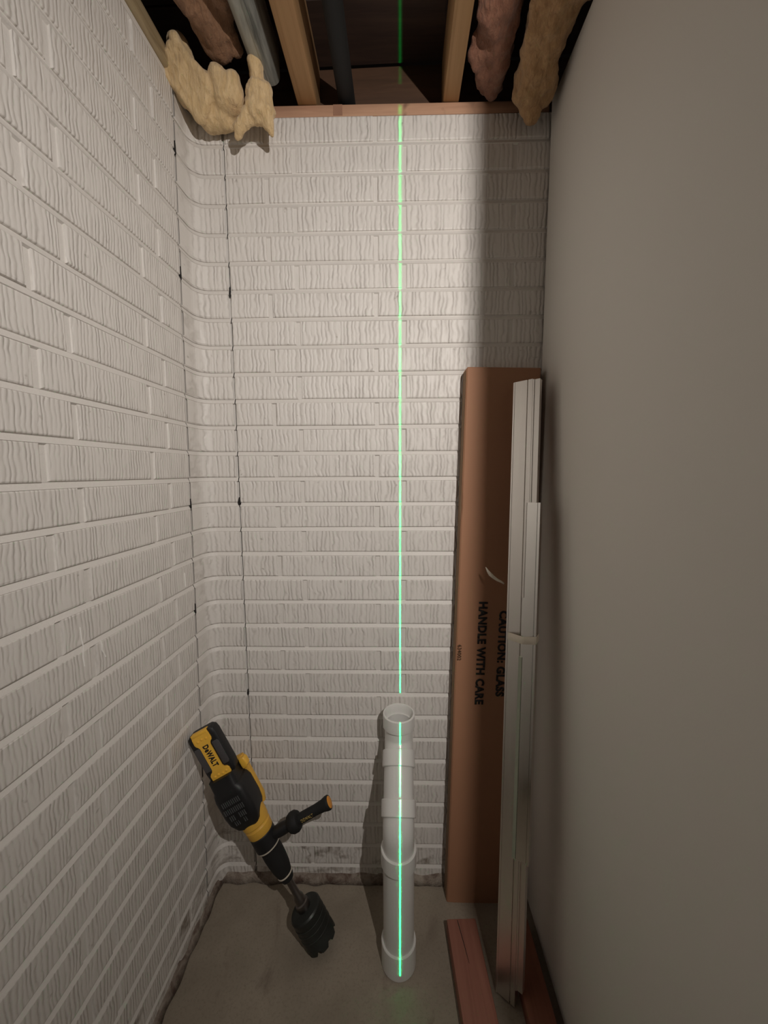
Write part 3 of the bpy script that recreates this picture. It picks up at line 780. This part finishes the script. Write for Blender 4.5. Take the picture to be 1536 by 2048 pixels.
link('shank', lathe_me([(0.017, 0.090), (0.0175, 0.100), (0.0165, 0.108), (0.013, 0.110), (0.0125, 0.124), (0.0085, 0.133), (0.0082, 0.190)], 20), M['steel'], drill)
chuck = link('chuck', lathe_me([(0.009, 0.176), (0.0145, 0.178), (0.0172, 0.186), (0.0180, 0.196), (0.0225, 0.215), (0.0245, 0.235), (0.0255, 0.256), (0.0252, 0.270), (0.0275, 0.279), (0.0275, 0.283)], 32), M['rubber'], drill)
link('ring', lathe_me([(0.0176, 0.1925), (0.0190, 0.1930), (0.0194, 0.1952), (0.0182, 0.1962)], 32, False), M['white_ring'], chuck)
link('ring', lathe_me([(0.0268, 0.2785), (0.0296, 0.2795), (0.0298, 0.2818), (0.0270, 0.2825)], 32, False), M['white_ring'], chuck)
link('collar', lathe_me([(0.0285, 0.2820), (0.0305, 0.284), (0.0305, 0.318), (0.0285, 0.3205)], 32), M['blk'], drill)
# side handle
hb = bmesh.new()
HX = Matrix.Translation((0, 0, 0.298)) @ Matrix.Rotation(math.pi / 2, 4, 'Y')
add_lathe(hb, [(0.014, 0.024), (0.015, 0.050), (0.013, 0.070)], 24, True, HX)
handle = link('side_handle', bm_mesh(hb, 'handle', 40), M['blk'], drill)
link('flange', lathe_me([(0.012, 0.066), (0.0205, 0.070), (0.0245, 0.078), (0.0245, 0.088), (0.0205, 0.095), (0.013, 0.098)], 32, mw=HX), M['rubber'], handle)
link('grip', lathe_me([(0.0125, 0.094), (0.0128, 0.110), (0.0125, 0.145), (0.0140, 0.165), (0.0168, 0.176), (0.0172, 0.181), (0.0160, 0.1835)], 28, mw=HX), M['rubber'], handle)
link('end_cap', lathe_me([(0.0138, 0.1820), (0.0138, 0.1840), (0.0120, 0.1852)], 28, mw=HX), M['orange_cap'], handle)
me = text_me('DEWALT', 0.0085, 0.0003, 0.02, length=0.034)
for v in me.vertices:                                  # wrap the print round the grip
    a = v.co.y / 0.0129; rr = 0.0128 + 0.0003 + v.co.z
    v.co = Vector((v.co.x + 0.1215, -rr * math.cos(a), 0.298 + rr * math.sin(a)))
link('lettering', me, M['gold_ink'], handle)
# yellow gear case
gc = link('gear_case', lathe_me([(0.0295, 0.3195), (0.0310, 0.3215), (0.0318, 0.340), (0.0300, 0.3425), (0.0300, 0.3460), (0.0330, 0.3485), (0.0345, 0.372), (0.0335, 0.392)], 36, sxy=(1.0, 0.95)), M['yellow_metal'], drill)
# back housing (yellow spine on the far right side) and the black motor guard facing out
def taper_box(x0, x1, y0, y1, levels, bevel, smooth=30):
    """levels: list of (z, kx, ky, dx) loft of a rounded rectangle"""
    bm = bmesh.new(); rings = []
    ol = rrect(1.0, 1.0, bevel, 4)
    for z, kx, ky, dx in levels:
        rings.append([bm.verts.new(((x0 + x1) / 2 + dx + px_ * (x1 - x0) * kx, (y0 + y1) / 2 + py_ * (y1 - y0) * ky, z)) for px_, py_ in ol])
    n = len(ol)
    for a, b in zip(rings[:-1], rings[1:]):
        for i in range(n): bm.faces.new((a[i], a[(i + 1) % n], b[(i + 1) % n], b[i]))
    bm.faces.new(rings[0][::-1]); bm.faces.new(rings[-1])
    return bm_mesh(bm, 'loft', smooth)
link('spine_housing', taper_box(-0.034, 0.0402, 0.018, 0.034, [(0.372, 0.80, 0.9, 0), (0.392, 0.96, 1, 0), (0.470, 1.0, 1, 0), (0.486, 0.97, 1, 0), (0.506, 0.90, 0.95, 0.002)], 0.22), M['yellow_metal'], drill)
guard = link('motor_guard', taper_box(-0.041, 0.0385, -0.043, 0.027, [(0.358, 0.50, 0.55, 0), (0.366, 0.72, 0.74, 0), (0.388, 0.93, 0.95, 0), (0.410, 1.0, 1.0, 0), (0.455, 1.0, 1.0, 0), (0.468, 0.92, 0.96, -0.001), (0.474, 0.82, 0.90, -0.002), (0.503, 0.80, 0.86, -0.002)], 0.20), M['blk'], drill)
rib = box_me((-0.0011, -0.0442, -0.0065), (0.0011, -0.0418, 0.0065), 0.0005, 1); rib.materials.append(M['vent'])
for zz, n_, off in ((0.444, 10, 0.0), (0.425, 11, -0.001), (0.407, 9, 0.0), (0.391, 7, -0.001)):
    for i in range(n_):
        if zz < 0.42 and 3 <= i <= 4: continue
        link('vent_rib', rib, None, guard).location = ((i - (n_ - 1) / 2) * 0.0048 + off - 0.002, 0.0 if zz > 0.40 else 0.0022, zz)
link('trigger_lever', taper_box(0.030, 0.048, 0.006, 0.026, [(0.478, 0.75, 0.8, -0.002), (0.484, 1, 1, 0), (0.498, 1, 1, 0), (0.504, 0.8, 0.85, -0.001)], 0.25), M['yellow'], drill)
# battery
BY = -0.0235                                           # battery face
bat = link('battery', taper_box(-0.036, 0.036, BY, BY + 0.031, [(0.500, 0.86, 0.9, 0), (0.505, 0.96, 0.98, 0), (0.520, 1.0, 1.0, 0), (0.606, 1.0, 1.0, 0), (0.618, 0.93, 0.96, 0), (0.6235, 0.74, 0.88, 0)], 0.16), M['blk'], drill)
def plate_me(ol, y0, y1, bevel=0.0008):
    bm = bmesh.new()
    a = [bm.verts.new((x, y0, z)) for x, z in ol]; b = [bm.verts.new((x, y1, z)) for x, z in ol]; n = len(ol)
    fa = bm.faces.new(a); bm.faces.new(b[::-1])
    for i in range(n): bm.faces.new((a[i], a[(i + 1) % n], b[(i + 1) % n], b[i]))
    bmesh.ops.bevel(bm, geom=list(fa.edges), offset=bevel, segments=2, affect='EDGES', profile=0.5)
    return bm_mesh(bm, 'plate', 30)
half = [(0.0235, 0.4990), (0.0250, 0.5050), (0.0250, 0.5150), (0.0215, 0.5200), (0.0155, 0.5225), (0.0132, 0.5280), (0.0132, 0.5870), (0.0155, 0.5920), (0.0205, 0.5955), (0.0225, 0.6010), (0.0215, 0.6140), (0.0200, 0.6215)]
ol = half + [(-x, z) for x, z in half[::-1]]
face = link('face_plate', plate_me(ol, BY - 0.0032, BY + 0.006), M['yellow'], bat)
link('top_lip', plate_me([(0.0200, 0.6180), (0.0200, 0.6250), (-0.0200, 0.6250), (-0.0200, 0.6180)], BY - 0.0045, BY + 0.010), M['yellow'], bat)
dim = lathe_me([(0.0032, 0), (0.0032, 0.0008), (0.0018, 0.0017)], 12, mw=Matrix.Rotation(math.pi / 2, 4, 'X')); dim.materials.append(M['yellow'])
for x_, z_ in ((-0.015, 0.509), (-0.005, 0.5105), (0.006, 0.509), (0.016, 0.5105), (-0.011, 0.6045), (0.0, 0.6065), (0.011, 0.6045)):
    link('rivet_dimple', dim, None, bat).location = (x_, BY - 0.0031, z_)
sp = [(0.0160, 0.5300), (0.0170, 0.5260), (0.0300, 0.5260), (0.0325, 0.5300), (0.0325, 0.5840), (0.0300, 0.5890), (0.0170, 0.5890), (0.0160, 0.5850)]
for sgn in (-1, 1):
    link('side_panel', plate_me([(x * sgn, z) for x, z in sp], BY - 0.0010, BY + 0.006), M['grey_panel'], bat)
me = text_me('DeWALT', 0.0150, 0.0003, 0.044, length=0.058, track=1.10)
link('lettering', me, M['ink'], bat, frame((0.0005, BY - 0.0033, 0.5610), (0, 0, -1), (1, 0, 0), (0, -1, 0)))

run(wall_left, [(0.5670, 0.9560), (0.5680, 0.9380), (0.5700, 0.9250), (0.5685, 0.9050), (0.5700, 0.8880)], 0.0010)
run(wall_left, [(0.6060, 0.9150), (0.6075, 0.9080), (0.6070, 0.8990), (0.6110, 0.8900), (0.6140, 0.8820)], [0.0010, 0.0016, 0.0012, 0.0008, 0.0015])
run(wall_left, [(0.8665, 0.9650), (0.8670, 0.9480), (0.8685, 0.9300)], 0.0012)

def shade_patch(parent, x_, z_, w_, h_):  # dark patch laid over a crack, the shade of a mortar hole put into colour
    ol_ = [(0, 0.5), (0.35, 0.1), (0.5, -0.35), (0.2, -0.5), (-0.3, -0.45), (-0.45, -0.1), (-0.2, 0.2)]
    vs_ = [(x_ + a * w_, -PROUD - 0.0006, z_ + b * h_) for a, b in ol_] + [(x_ + a * w_, -PROUD + 0.004, z_ + b * h_) for a, b in ol_]
    n_ = len(ol_); f_ = [tuple(range(n_)), tuple(range(2 * n_ - 1, n_ - 1, -1))] + [(i, (i + 1) % n_, n_ + (i + 1) % n_, n_ + i) for i in range(n_)]
    link('crack_shade_patch', mesh(vs_, f_, 'shade_patch'), M['dark'], parent)
shade_patch(wall_back, -0.4290, 1.128, 0.0080, 0.022); shade_patch(wall_back, -0.4285, 1.655, 0.0050, 0.026); shade_patch(wall_back, -0.4290, 0.590, 0.0050, 0.018)
for z_, h_ in ((1.93, 0.030), (1.665, 0.030), (1.128, 0.026), (0.86, 0.028)): shade_patch(wall_left, CR1, z_, 0.0055, h_)
